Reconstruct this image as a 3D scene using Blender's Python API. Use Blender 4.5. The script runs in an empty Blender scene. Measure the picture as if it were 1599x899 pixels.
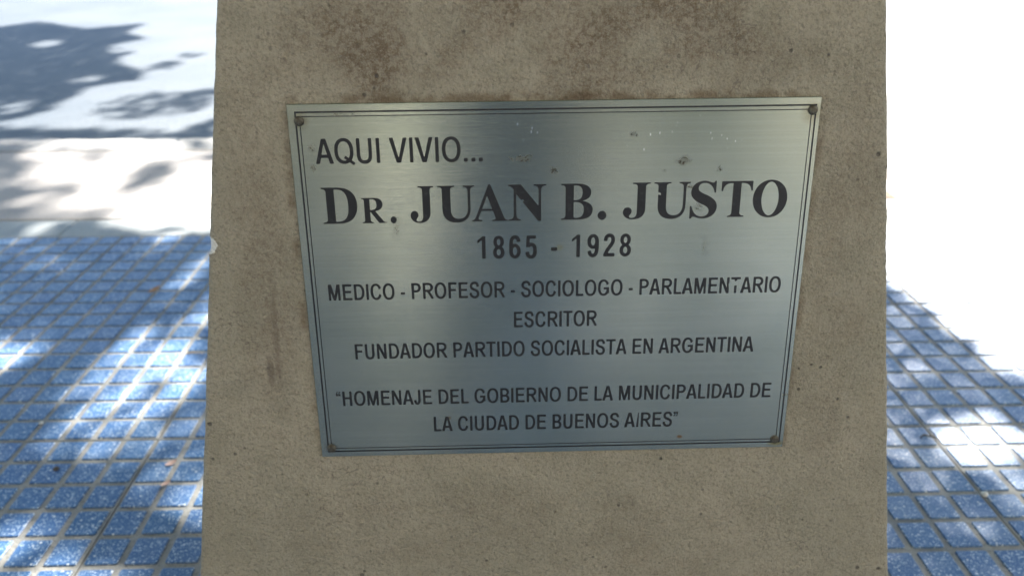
import bpy, bmesh, math, random
import numpy as np
from mathutils import Vector, Matrix, noise, Euler

random.seed(7)
rng = np.random.default_rng(11)
S = bpy.context.scene
COL = S.collection

# ------------------------------------------------------------------ camera
CAM_H = 0.736
F_PX, CX, CY = 1208.0, 799.5, 449.5          # focal length and centre in photo pixels
TH = math.radians(26.2)
PSI = math.atan2(38, math.hypot(F_PX, 595))
fw = Vector((math.sin(PSI)*math.cos(TH), math.cos(PSI)*math.cos(TH), -math.sin(TH)))
rt = Vector((math.cos(PSI), -math.sin(PSI), 0))
dn = fw.cross(rt)
cam_d = bpy.data.cameras.new("camera")
cam = bpy.data.objects.new("camera", cam_d); COL.objects.link(cam)
cam.matrix_world = Matrix(((rt.x, -dn.x, -fw.x, 0), (rt.y, -dn.y, -fw.y, 0), (rt.z, -dn.z, -fw.z, CAM_H), (0, 0, 0, 1)))
cam_d.sensor_width = 36.0
cam_d.lens = F_PX/1599*36
cam_d.clip_start = 0.02; cam_d.clip_end = 2000
cam_d.dof.use_dof = True
cam_d.dof.focus_distance = 0.57
cam_d.dof.aperture_fstop = 7.0
S.camera = cam

# ------------------------------------------------------------------ sky, sun, exposure
SUN_EL, SUN_AZ = math.radians(41), math.radians(27)       # azimuth measured from +Y towards +X
sun_dir = Vector((math.sin(SUN_AZ)*math.cos(SUN_EL), math.cos(SUN_AZ)*math.cos(SUN_EL), math.sin(SUN_EL)))
W = bpy.data.worlds.new("World"); S.world = W; W.use_nodes = True
nt = W.node_tree; nt.nodes.clear()
sky = nt.nodes.new("ShaderNodeTexSky"); sky.sky_type = 'NISHITA'; sky.sun_disc = False
sky.sun_elevation = SUN_EL; sky.sun_rotation = SUN_AZ
sky.air_density = 1.0; sky.dust_density = 0.4; sky.ozone_density = 2.6
bg = nt.nodes.new("ShaderNodeBackground"); bg.inputs[1].default_value = 0.055
wo = nt.nodes.new("ShaderNodeOutputWorld")
nt.links.new(sky.outputs[0], bg.inputs[0]); nt.links.new(bg.outputs[0], wo.inputs[0])
sl = bpy.data.lights.new("sun", 'SUN'); sl.energy = 5.0; sl.angle = math.radians(0.53); sl.color = (1.0, 0.95, 0.87)
so = bpy.data.objects.new("sun", sl); COL.objects.link(so)
so.rotation_euler = (-sun_dir).to_track_quat('-Z', 'Y').to_euler()
so.location = sun_dir*20
S.view_settings.view_transform = 'Standard'; S.view_settings.look = 'None'
S.view_settings.gamma = 1.0; S.view_settings.exposure = 2.62; S.view_settings.use_curve_mapping = False
S.render.engine = 'CYCLES'
S.cycles.max_bounces = 8

# ------------------------------------------------------------------ helpers
def link(name, me, parent=None, loc=None):
    o = bpy.data.objects.new(name, me); COL.objects.link(o)
    if parent is not None: o.parent = parent
    if loc is not None: o.location = loc
    return o
def tag(o, label=None, cat=None, group=None, kind=None):
    if label: o['label'] = label
    if cat: o['category'] = cat
    if group: o['group'] = group
    if kind: o['kind'] = kind
    return o
def mesh(name, V, F, mat=None, smooth=False):
    me = bpy.data.meshes.new(name); me.from_pydata([tuple(v) for v in V], [], [tuple(f) for f in F]); me.update()
    if mat: me.materials.append(mat)
    if smooth: me.polygons.foreach_set("use_smooth", [True]*len(me.polygons))
    return me
def bm_mesh(name, bm, mat=None, smooth=False):
    me = bpy.data.meshes.new(name); bm.to_mesh(me); bm.free()
    if mat: me.materials.append(mat)
    if smooth: me.polygons.foreach_set("use_smooth", [True]*len(me.polygons))
    return me
def box_bm(x0, x1, y0, y1, z0, z1, bev=0.0, seg=2):
    bm = bmesh.new(); bmesh.ops.create_cube(bm, size=1)
    for v in bm.verts: v.co = Vector(((x0+x1)/2+v.co.x*(x1-x0), (y0+y1)/2+v.co.y*(y1-y0), (z0+z1)/2+v.co.z*(z1-z0)))
    if bev: bmesh.ops.bevel(bm, geom=bm.edges[:], offset=bev, segments=seg, affect='EDGES', profile=0.5)
    return bm
def gnd(u, v):
    """photo pixel -> point on the ground plane z=0"""
    a, b = (u-CX)/F_PX, (v-CY)/F_PX
    d = rt*a+dn*b+fw; k = -CAM_H/d.z
    return (d.x*k, d.y*k)
def to_px(p):
    q = Vector(p)-Vector((0, 0, CAM_H)); z = q.dot(fw)
    if z < 0.05: return None
    return (CX+F_PX*q.dot(rt)/z, CY+F_PX*q.dot(dn)/z)

class NT:
    """small node helper"""
    def __init__(s, name):
        s.m = bpy.data.materials.new(name); s.m.use_nodes = True; s.t = s.m.node_tree; s.t.nodes.clear()
        s.out = s.n("ShaderNodeOutputMaterial"); s.b = s.n("ShaderNodeBsdfPrincipled"); s.t.links.new(s.b.outputs[0], s.out.inputs[0])
    def n(s, t, **k):
        x = s.t.nodes.new(t)
        for a, b in k.items(): setattr(x, a, b)
        return x
    def put(s, inp, v):
        if isinstance(v, bpy.types.NodeSocket): s.t.links.new(v, inp)
        elif isinstance(v, tuple) and len(v) == 3 and inp.type == 'RGBA': inp.default_value = (*v, 1)
        else: inp.default_value = v
    def P(s, **k):
        for a, b in k.items(): s.put(s.b.inputs[a.replace('_', ' ')], b)
    def coord(s, which="Object", scale=None, loc=None, rot=None):
        c = s.n("ShaderNodeTexCoord").outputs[which]
        if which == "World": c = None
        if scale or loc or rot:
            m = s.n("ShaderNodeMapping"); s.t.links.new(c, m.inputs[0])
            if scale: m.inputs['Scale'].default_value = scale
            if loc: m.inputs['Location'].default_value = loc
            if rot: m.inputs['Rotation'].default_value = rot
            c = m.outputs[0]
        return c
    def pos(s, scale=None, loc=None, rot=None):
        c = s.n("ShaderNodeNewGeometry").outputs['Position']
        if scale or loc or rot:
            m = s.n("ShaderNodeMapping"); s.t.links.new(c, m.inputs[0])
            if scale: m.inputs['Scale'].default_value = scale
            if loc: m.inputs['Location'].default_value = loc
            if rot: m.inputs['Rotation'].default_value = rot
            c = m.outputs[0]
        return c
    def noise(s, vec, scale, detail=3, rough=0.55, dist=0.0):
        x = s.n("ShaderNodeTexNoise"); s.put(x.inputs['Vector'], vec); x.inputs['Scale'].default_value = scale
        x.inputs['Detail'].default_value = detail; x.inputs['Roughness'].default_value = rough; x.inputs['Distortion'].default_value = dist
        return x.outputs['Fac']
    def voro(s, vec, scale, feature='F1', out='Distance'):
        x = s.n("ShaderNodeTexVoronoi", feature=feature); s.put(x.inputs['Vector'], vec); x.inputs['Scale'].default_value = scale
        return x.outputs[out]
    def ramp(s, v, a, b, lo=0.0, hi=1.0):
        x = s.n("ShaderNodeMapRange", interpolation_type='SMOOTHSTEP'); s.put(x.inputs[0], v)
        for i, q in enumerate((a, b, lo, hi)): s.put(x.inputs[i+1], q)
        return x.outputs[0]
    def math(s, op, a, b=0.0, c=0.0):
        x = s.n("ShaderNodeMath", operation=op); s.put(x.inputs[0], a); s.put(x.inputs[1], b); s.put(x.inputs[2], c); return x.outputs[0]
    def mix(s, f, a, b, mode='MIX'):
        x = s.n("ShaderNodeMix", data_type='RGBA', blend_type=mode); s.put(x.inputs[0], f); s.put(x.inputs[6], a); s.put(x.inputs[7], b); return x.outputs[2]
    def bump(s, h, dist, strength=1.0, prev=None):
        x = s.n("ShaderNodeBump"); s.put(x.inputs['Height'], h); x.inputs['Distance'].default_value = dist; x.inputs['Strength'].default_value = strength
        if prev is not None: s.t.links.new(prev, x.inputs['Normal'])
        return x.outputs[0]
    def window(s, vec, cx, cy, rx, ry, soft=0.5, axes=(0, 2), wob=None):
        """1 inside an ellipse, fading to 0; for stains that have a place of their own"""
        sp = s.n("ShaderNodeSeparateXYZ"); s.put(sp.inputs[0], vec)
        a = s.math('DIVIDE', s.math('SUBTRACT', sp.outputs[axes[0]], cx), rx)
        b = s.math('DIVIDE', s.math('SUBTRACT', sp.outputs[axes[1]], cy), ry)
        d = s.math('SQRT', s.math('ADD', s.math('MULTIPLY', a, a), s.math('MULTIPLY', b, b)))
        if wob is not None: d = s.math('ADD', d, wob)
        return s.ramp(d, 1.0-soft, 1.0, 1.0, 0.0)

# ------------------------------------------------------------------ post and plaque frames
PC = Vector((0.0438, 0.7110, 0.0))                # post axis
POST_YAW = -0.00574
APEX = 2.06; SX, SY = 0.1565, 0.1317; PTOP = 0.96
def hx(z): return (APEX-z)*SX+.0023
def hy(z): return (APEX-z)*SY
P_CTR = Vector((0.04497976, 0.50197826, 0.48722554))
P_X = Vector((0.99994871, -0.00454861, 0.00904926)); P_UP = Vector((-0.00837788, 0.13058848, 0.99140126)); P_N = P_X.cross(P_UP)
P_N = -P_N if P_N.y > 0 else P_N
PW, PH = 0.36, 0.2674

# ------------------------------------------------------------------ materials
def mat_stucco():
    m = NT("painted_stucco"); v = m.coord("Object")
    n1 = m.noise(v, 9, 4, .6); n2 = m.noise(v, 38, 4, .6); n3 = m.noise(v, 430, 3, .6); n4 = m.noise(v, 900, 2, .6)
    base = m.mix(m.ramp(n1, .3, .7), (.345, .316, .240), (.400, .358, .274))
    base = m.mix(m.ramp(n2, .35, .75, 0, .5), base, (.262, .245, .180))
    # brown rubbed grime above the plate and near its sides
    wob = m.math('MULTIPLY', m.math('SUBTRACT', m.noise(v, 18, 4, .65), .5), 1.5)
    g = None
    for (cx, cz, rx, rz, k) in ((.01, .655, .235, .060, 1.0), (.10, .665, .13, .045, .95), (-.165, .50, .030, .16, .5), (.255, .48, .030, .20, .38), (.0, .285, .27, .045, .3), (.16, .25, .13, .03, .4)):
        x = m.math('MULTIPLY', m.window(v, cx-.043, cz, rx, rz, .6, wob=wob), k)
        g = x if g is None else m.math('MAXIMUM', g, x)
    blot = m.ramp(m.noise(v, 13, 6, .62, .2), .36, .60)
    spk = m.ramp(m.noise(v, 240, 4, .7), .40, .62)
    g = m.math('MULTIPLY', m.math('MULTIPLY', g, blot), m.math('ADD', .30, m.math('MULTIPLY', spk, .55)))
    base = m.mix(g, base, (.135, .090, .055))
    # fine sand mottling
    base = m.mix(m.ramp(n3, .46, .72, 0, .5), base, (.14, .12, .09))
    base = m.mix(m.ramp(n4, .45, .75, 0, .40), base, (.46, .42, .34))
    # dark pits, in loose clusters
    vd = m.voro(v, 120); cl = m.ramp(m.noise(v, 22, 3), .46, .66)
    vr = m.voro(v, 120, out='Color'); sp = m.n("ShaderNodeSeparateColor"); m.put(sp.inputs[0], vr)
    pit = m.math('MULTIPLY', m.ramp(vd, .10, .20, 1, 0), m.math('MULTIPLY', m.ramp(sp.outputs[0], .55, .60), cl))
    vd2 = m.voro(v, 46); vr2 = m.voro(v, 46, out='Color'); sp2 = m.n("ShaderNodeSeparateColor"); m.put(sp2.inputs[0], vr2)
    pit2 = m.math('MULTIPLY', m.ramp(vd2, .05, .10, 1, 0), m.ramp(sp2.outputs[1], .76, .80))
    pits = m.math('MAXIMUM', pit, pit2)
    base = m.mix(m.math('MULTIPLY', pits, .7), base, (.085, .075, .07))
    # scratch left of the plate and faint cracks below it
    wv = m.math('MULTIPLY', m.math('SUBTRACT', m.noise(v, 30, 3), .5), 1.2)
    for (cx, cz, rx, rz, k) in ((-.160, .45, .004, .055, .35), (-.166, .425, .004, .018, .55), (-.158, .47, .003, .045, .3)):
        base = m.mix(m.math('MULTIPLY', m.window(v, cx-.043, cz, rx, rz, .9, wob=wv), k), base, (.12, .09, .07))
    nc = m.noise(v, 11, 5, .65, .4)
    crack = m.math('MULTIPLY', m.ramp(m.math('ABSOLUTE', m.math('SUBTRACT', nc, .5)), .0, .0045, 1, 0), m.ramp(m.noise(v, 8, 2), .55, .66))
    base = m.mix(m.math('MULTIPLY', crack, .55), base, (.11, .09, .08))
    # brown dirt along the plate edge plus painted shade of the gap at its top (local frame of the plate)
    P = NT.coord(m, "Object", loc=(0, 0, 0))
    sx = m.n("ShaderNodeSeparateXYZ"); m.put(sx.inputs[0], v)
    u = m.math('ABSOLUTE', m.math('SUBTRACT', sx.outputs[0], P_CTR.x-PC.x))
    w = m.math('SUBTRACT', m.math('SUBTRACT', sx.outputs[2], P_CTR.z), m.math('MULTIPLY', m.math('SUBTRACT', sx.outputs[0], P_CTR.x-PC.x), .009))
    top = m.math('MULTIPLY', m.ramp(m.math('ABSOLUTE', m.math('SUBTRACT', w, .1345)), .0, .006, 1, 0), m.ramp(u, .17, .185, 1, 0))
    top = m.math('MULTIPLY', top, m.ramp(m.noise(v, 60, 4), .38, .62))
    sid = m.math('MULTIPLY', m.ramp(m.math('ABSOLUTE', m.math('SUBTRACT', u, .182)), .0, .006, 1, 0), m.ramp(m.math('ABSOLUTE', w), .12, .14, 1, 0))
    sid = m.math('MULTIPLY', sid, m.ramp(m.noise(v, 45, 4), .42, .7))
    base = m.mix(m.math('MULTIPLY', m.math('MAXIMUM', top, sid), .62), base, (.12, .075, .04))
    # chip on the left arris that shows pale plaster
    wc = m.math('MULTIPLY', m.math('SUBTRACT', m.noise(v, 90, 3), .5), 1.3)
    chip = m.window(v, -.2415, .5205, .0060, .0068, .14, wob=m.math('MULTIPLY', wc, 1.0))
    base = m.mix(chip, base, (.74, .74, .70))
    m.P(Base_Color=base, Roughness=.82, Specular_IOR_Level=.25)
    h = m.math('ADD', m.math('MULTIPLY', m.noise(v, 260, 4, .6), 1.0), m.math('MULTIPLY', m.noise(v, 620, 3, .6), .45))
    h = m.math('SUBTRACT', h, m.math('MULTIPLY', pits, .6))
    nb = m.bump(h, .0035, 1.0)
    nb2 = m.bump(m.noise(v, 45, 3, .5), .004, .5, nb)
    m.P(Normal=nb2)
    return m.m

def mat_plate():
    m = NT("brushed_steel"); v = m.coord("Object")
    st = m.noise(m.coord("Object", scale=(6, 1, 1)), 1, 2)
    br = m.noise(m.coord("Object", scale=(18, 2600, 1)), 1, 3, .6)
    br2 = m.noise(m.coord("Object", scale=(5, 700, 1)), 1, 3, .6)
    cloud = m.noise(v, 11, 2, .5)
    base = m.mix(m.ramp(cloud, .3, .7), (.345, .375, .320), (.41, .432, .370))
    base = m.mix(m.ramp(br, .35, .65, 0, .16), base, (.36, .38, .37))
    base = m.mix(m.ramp(br2, .4, .65, 0, .08), base, (.70, .71, .69))
    # dark rubbed scuffs
    wob = m.math('MULTIPLY', m.math('SUBTRACT', m.noise(v, 150, 4, .7), .5), 3.0)
    fine = m.ramp(m.noise(v, 330, 4, .7, .6), .50, .60)
    s = None
    for (px, py, rx, ry, k) in ((-.0226, -.0945, .008, .0035, 1), (-.001, -.0865, .006, .0035, .8), (.0885, -.0925, .007, .004, 1), (.1145, -.0855, .0035, .003, .9), (.0755, -.0855, .002, .002, .8),
                                (.0955, -.0735, .008, .002, .6), (-.165, -.104, .003, .005, .8), (-.1655, -.0915, .002, .003, 1), (.053, -.1105, .003, .002, .7), (.099, -.060, .008, .004, .35),
                                (-.112, -.048, .004, .012, .3), (.107, -.030, .004, .01, .3), (-.144, -.1275, .010, .0025, .7), (.1775, .0885, .0035, .0013, .9)):
        x = m.math('MULTIPLY', m.window(v, px, -py, rx, ry, .9, axes=(0, 1), wob=wob), k); s = x if s is None else m.math('MAXIMUM', s, x)
    s = m.math('MULTIPLY', s, m.math('ADD', .35, fine))
    base = m.mix(s, base, (.10, .09, .07))
    # small white paint flecks
    fl = None
    for (px, py, rx, ry) in ((-.022, -.115, .018, .010), (.060, -.107, .022, .012), (.095, -.112, .020, .013), (.118, -.105, .012, .012)):
        x = m.window(v, px, -py, rx, ry, .6, axes=(0, 1)); fl = x if fl is None else m.math('MAXIMUM', fl, x)
    vv = m.coord("Object", scale=(520, 260, 1), rot=(0, 0, .35)); vd = m.voro(vv, 1); vc = m.voro(vv, 1, out='Color'); sc = m.n("ShaderNodeSeparateColor"); m.put(sc.inputs[0], vc)
    fl = m.math('MULTIPLY', fl, m.math('MULTIPLY', m.ramp(vd, .18, .34, 1, 0), m.ramp(sc.outputs[0],   .78, .82)))
    base = m.mix(m.math('MULTIPLY', fl, .85), base, (.9, .92, .93))
    # yellow and rust stains
    for (px, py, rx, ry, c, k) in ((.174, .1300, .009, .0035, (.32, .25, .08), .8), (.0035, -.0315, .0035, .0035, (.40, .36, .20), .6), (.098, .1225, .003, .002, (.30, .15, .05), .9),
                                   (.1745, -.1235, .010, .010, (.22, .20, .14), .55), (-.172, -.1225, .008, .008, (.25, .23, .15), .5), (-.172, .126, .007, .006, (.2, .15, .09), .6), (-.08, .102, .002, .002, (.30, .2, .1), .7)):
        base = m.mix(m.math('MULTIPLY', m.window(v, px, -py, rx, ry, .7, axes=(0, 1), wob=m.math('MULTIPLY', wob, .25)), k), base, c)
    dirt = s
    m.P(Base_Color=base, Metallic=.92, Roughness=m.math('ADD', .21, m.math('MULTIPLY', dirt, .25)), Anisotropic=.92)
    tg = m.n("ShaderNodeTangent", direction_type='UV_MAP'); tg.uv_map = "brush"
    m.t.links.new(tg.outputs[0], m.b.inputs['Tangent'])
    m.P(Normal=m.bump(m.math('ADD', br, m.math('MULTIPLY', m.noise(v, 5, 1), 2.0)), .00008, .45))
    return m.m

def mat_paint_black():
    m = NT("black_enamel"); v = m.coord("Object")
    n = m.noise(v, 240, 4, .6)
    c = m.mix(m.ramp(n, .5, .75, 0, .6), (.014, .015, .018), (.04, .042, .046))
    m.P(Base_Color=c, Roughness=.42, Specular_IOR_Level=.4)
    return m.m

def mat_screw():
    m = NT("dull_screw_metal"); v = m.coord("Object")
    c = m.mix(m.ramp(m.noise(v, 500, 3), .35, .7), (.13, .125, .10), (.07, .055, .04))
    m.P(Base_Color=c, Metallic=.7, Roughness=.5, Normal=m.bump(m.noise(v, 900, 3), .0002, .6))
    return m.m

def mat_tile():
    m = NT("blue_terrazzo"); p = m.pos()
    n = m.noise(p, 7, 4, .6); n2 = m.noise(p, 60, 4, .6)
    oi = m.n("ShaderNodeObjectInfo").outputs['Random']
    base = m.mix(m.ramp(n, .3, .7), (.022, .112, .275), (.034, .138, .33))
    base = m.mix(m.ramp(n2, .4, .75, 0, .45), base, (.08, .17, .33))
    base = m.mix(m.math('MULTIPLY', oi, .35), base, (.06, .11, .30))
    # white marble chips of two sizes
    for sc, thr, rad, col in ((330, .58, .44, (.58, .68, .78)), (150, .80, .30, (.80, .84, .86)), (560, .55, .5, (.25, .36, .52))):
        vd = m.voro(p, sc); vc = m.voro(p, sc, out='Color'); s = m.n("ShaderNodeSeparateColor"); m.put(s.inputs[0], vc)
        f = m.math('MULTIPLY', m.ramp(vd, rad-.12, rad, 1, 0), m.ramp(s.outputs[0], thr, thr+.03))
        base = m.mix(m.math('MULTIPLY', f, .85), base, col)
    # grey dust film, thicker in patches
    d = m.ramp(m.noise(p, 3.5, 5, .65), .42, .8, .02, .20)
    base = m.mix(d, base, (.33, .35, .38))
    m.P(Base_Color=base, Roughness=m.ramp(n2, .3, .7, .34, .58), Specular_IOR_Level=.60,
        Normal=m.bump(m.noise(p, 420, 3, .6), .0007, .5))
    return m.m
def mat_groove():
    m = NT("grout_cement"); p = m.pos()
    c = m.mix(m.ramp(m.noise(p, 22, 4, .6), .3, .7), (.26, .265, .255), (.38, .37, .34))
    c = m.mix(m.ramp(m.noise(p, 200, 4, .7), .5, .72, 0, .6), c, (.10, .10, .09))
    c = m.mix(m.ramp(m.noise(p, 6, 3), .5, .75, 0, .45), c, (.14, .17, .22))
    m.P(Base_Color=c, Roughness=.8, Normal=m.bump(m.noise(p, 300, 4), .002, .7))
    return m.m
def mat_concrete(name, a, b, dark, bumpd=.0015, sc=1.0, rough=.85):
    m = NT(name); p = m.pos()
    c = m.mix(m.ramp(m.noise(p, 2.2*sc, 5, .6), .3, .7), a, b)
    c = m.mix(m.ramp(m.noise(p, 120*sc, 5, .7), .48, .72, 0, .55), c, dark)
    vd = m.voro(p, 70*sc); vc = m.voro(p, 70*sc, out='Color'); s = m.n("ShaderNodeSeparateColor"); m.put(s.inputs[0], vc)
    c = m.mix(m.math('MULTIPLY', m.ramp(vd, .12, .24, 1, 0), m.ramp(s.outputs[0], .8, .85, 0, .7)), c, dark)
    m.P(Base_Color=c, Roughness=rough, Normal=m.bump(m.noise(p, 160*sc, 5, .65), bumpd, .8))
    return m.m
def mat_plain(name, c, c2, rough=.7, scale=40, bumpd=0.0, **k):
    m = NT(name); v = m.coord("Object")
    m.P(Base_Color=m.mix(m.ramp(m.noise(v, scale, 4), .3, .7), c, c2), Roughness=rough, **k)
    if bumpd: m.P(Normal=m.bump(m.noise(v, scale*3, 4), bumpd, .8))
    return m.m
def mat_leaf():
    m = NT("tree_leaf"); oi = m.noise(m.pos(), 1.7, 3)
    c = m.mix(m.ramp(oi, .3, .7), (.045, .09, .025), (.08, .12, .035))
    m.P(Base_Color=c, Roughness=.5, Transmission_Weight=0.0)
    tr = m.n("ShaderNodeBsdfTranslucent"); m.put(tr.inputs[0], (.08, .14, .03))
    mx = m.n("ShaderNodeMixShader"); mx.inputs[0].default_value = .25
    m.t.links.new(m.b.outputs[0], mx.inputs[1]); m.t.links.new(tr.outputs[0], mx.inputs[2]); m.t.links.new(mx.outputs[0], m.out.inputs[0])
    return m.m

M_ST = mat_stucco(); M_PL = mat_plate(); M_BK = mat_paint_black(); M_SC = mat_screw(); M_TI = mat_tile(); M_GR = mat_groove()
M_SLAB = mat_concrete("pavement_concrete", (.40, .375, .36), (.47, .44, .42), (.20, .19, .19))
M_STRIP = mat_concrete("smooth_cement_border", (.36, .40, .42), (.44, .46, .46), (.2, .21, .22), .0008)
M_KERB = mat_concrete("granite_kerb", (.36, .35, .35), (.46, .45, .43), (.12, .12, .12), .003)
M_ROAD = mat_concrete("asphalt", (.064, .082, .104), (.096, .112, .130), (.04, .045, .05), .006, .55, .58)
M_EARTH = mat_concrete("bare_earth", (.11, .08, .05), (.16, .12, .08), (.05, .04, .03), .01)
M_BARK = mat_plain("bark", (.10, .075, .055), (.18, .14, .11), .9, 12, .02)
M_LEAF = mat_leaf()
M_WALL = mat_plain("cream_render", (.36, .32, .25), (.42, .38, .30), .85, 5, .002)
M_SHUT = mat_plain("slate_blue_steel", (.035, .06, .09), (.05, .075, .11), .6, 9)
M_WHITE = mat_plain("warm_white_paint", (.80, .74, .62), (.84, .79, .68), .7, 6)
M_DRY = mat_plain("dry_leaf_brown", (.42, .20, .07), (.55, .30, .12), .6, 60)
M_PINK = mat_plain("dry_petal", (.60, .42, .36), (.45, .30, .24), .6, 60)
M_TWIG = mat_plain("twig_bark", (.07, .06, .055), (.14, .12, .10), .8, 200)
M_PALE = mat_plain("pale_straw", (.62, .52, .42), (.5, .42, .33), .7, 200)
M_STONE = mat_plain("pale_stone", (.62, .61, .57), (.75, .74, .70), .7, 300)

# ------------------------------------------------------------------ road, kerb, slab strip
KERB_Y = 2.72; STRIP0, STRIP1 = 1.815, 1.932; ROAD_Z = -0.10
def sheet(name, x0, x1, y0, y1, z, nx, ny, mat, amp=0.0):
    V = []; F = []
    for j in range(ny+1):
        for i in range(nx+1):
            x = x0+(x1-x0)*i/nx; y = y0+(y1-y0)*j/ny
            V.append((x, y, z+(noise.noise(Vector((x*.8, y*.8, 3)))*amp if amp else 0)))
    for j in range(ny):
        for i in range(nx):
            a = j*(nx+1)+i; F.append((a, a+1, a+nx+2, a+nx+1))
    return mesh(name, V, F, mat, True)
tag(link("ground", sheet("ground", -600, 600, -600, 600, -.25, 4, 4, M_EARTH)), "bare ground far beyond the pavement and road", kind="structure")
tag(link("road", sheet("road", -40, 40, KERB_Y-.01, 11.5, ROAD_Z, 160, 40, M_ROAD, .01)), "grey asphalt road beyond the pavement edge, mostly in glaring sun", kind="structure")

pave = tag(bpy.data.objects.new("pavement", None), "pavement of blue studded tiles with a smooth border and concrete strip", kind="structure"); COL.objects.link(pave)
# cement bed that everything on the pavement is laid in
link("mortar_bed", bm_mesh("mortar_bed", box_bm(-9, 9, -2.62, KERB_Y-.16, -.24, -.020), M_GR), pave)
# border pieces and concrete slabs
def slabs(name, y0, y1, xs, z1, mat, bev):
    for a, b in zip(xs[:-1], xs[1:]):
        g = .0022
        link(name, bm_mesh(name, box_bm(a+g, b-g, y0+g, y1-g, -.06, z1+random.uniform(-.0012, .0012), bev), mat), pave)
slabs("border_strip", STRIP0, STRIP1, [-6.084+1.0*i for i in range(13)], .0, M_STRIP, .0025)
slabs("concrete_slab", STRIP1+.001, KERB_Y-.152, [-7.3+1.63*i for i in range(10)], .002, M_SLAB, .004)
def kerb_block(a, b):
    bm = box_bm(a+.003, b-.003, KERB_Y-.15, KERB_Y, -.24, .003, .008, 2)
    bmesh.ops.subdivide_edges(bm, edges=[e for e in bm.edges if abs((e.verts[0].co-e.verts[1].co).x) > .3], cuts=26)
    for v in bm.verts:
        n = noise.fractal(v.co*Vector((14, 14, 14)), 1.0, 2.0, 3)
        if v.co.y > KERB_Y-.03: v.co.y += n*.010
        if v.co.z > -.02: v.co.z += n*.0025
    return bm
for i in range(12):
    link("kerb_stone", bm_mesh("kerb_stone", kerb_block(-6.6+1.1*i, -5.5+1.1*i), M_KERB), pave)

# ------------------------------------------------------------------ blue tiles: one object each, with 64 raised studs
TX, TY = 0.4, 0.4152; CXP, CYP = TX/8, TY/8
GW, GWY = 0.0092, 0.0078                                              # groove width
def base_mesh():
    return bm_mesh("paving_tile", box_bm(.0007, TX-.0007, .0006, TY-.0006, -.045, -.0020, .0008, 1), M_GR)
def stud_geo(x, y, jitter=0.0, sm=None):
    """bevelled flat-topped stud whose lower left corner cell is at x, y"""
    r = lambda: random.uniform(-jitter, jitter)
    x0, x1, y0, y1 = x+GW/2+r(), x+CXP-GW/2+r(), y+GWY/2+r(), y+CYP-GWY/2+r()
    b, c = .0011, .0022
    V = []
    for (o, z) in ((0, -.0030), (.0002, -.0007), (b, 0)):
        k = c if z < -.001 else c*.8
        V += [(x0+o+k, y0+o, z), (x1-o-k, y0+o, z), (x1-o, y0+o+k, z), (x1-o, y1-o-k, z), (x1-o-k, y1-o, z), (x0+o+k, y1-o, z), (x0+o, y1-o-k, z), (x0+o, y0+o+k, z)]
    F = [[16+i for i in range(8)]]
    for l in (0, 8):
        for i in range(8): F.append([l+i, l+(i+1) % 8, l+8+(i+1) % 8, l+8+i])
    return V, F
TB = base_mesh()
STUDS = [mesh("raised_stud", *stud_geo(-CXP/2, -CYP/2, .0007), M_TI) for _ in range(8)]
tiles = []
cells = []
for i in range(-9, 9):
    for j in range(0, 11):
        x0 = .681+TX*i; y0 = STRIP0-TY*(j+1)
        cx, cy = x0+TX/2, y0+TY/2
        tiles.append((x0, y0))
def visible(x, y):
    p = to_px((x, y, 0))
    if p is None or not (-15 < p[0] < 1615 and -15 < p[1] < 915): return False
    return p[0] < 345 or p[0] > 1378
for ti, (x0, y0) in enumerate(tiles):
    for a in range(8):
        for b in range(8):
            cx, cy = x0+CXP*(a+.5), y0+CYP*(b+.5)
            if visible(cx, cy): cells.append((cy, ti, a, b))
cells.sort()
single = set((t, a, b) for _, t, a, b in cells[:300])
for ti, (x0, y0) in enumerate(tiles):
    t = link("paving_tile", TB, pave, (x0, y0, random.uniform(-.0006, .0006)))
    t.rotation_euler = (random.uniform(-.0015, .0015), random.uniform(-.0015, .0015), 0)
    V = []; F = []
    for a in range(8):
        for b in range(8):
            if (ti, a, b) in single:
                s = link("raised_stud", random.choice(STUDS), t, (CXP*(a+.5), CYP*(b+.5), random.uniform(-.0003, .0003)))
            else:
                v, f = stud_geo(CXP*a, CYP*b, .0006); k = len(V); V += v; F += [[q+k for q in g] for g in f]
    if V:
        s = link("raised_studs", mesh("raised_studs", V, F, M_TI), t); s['kind'] = "stuff"

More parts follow.
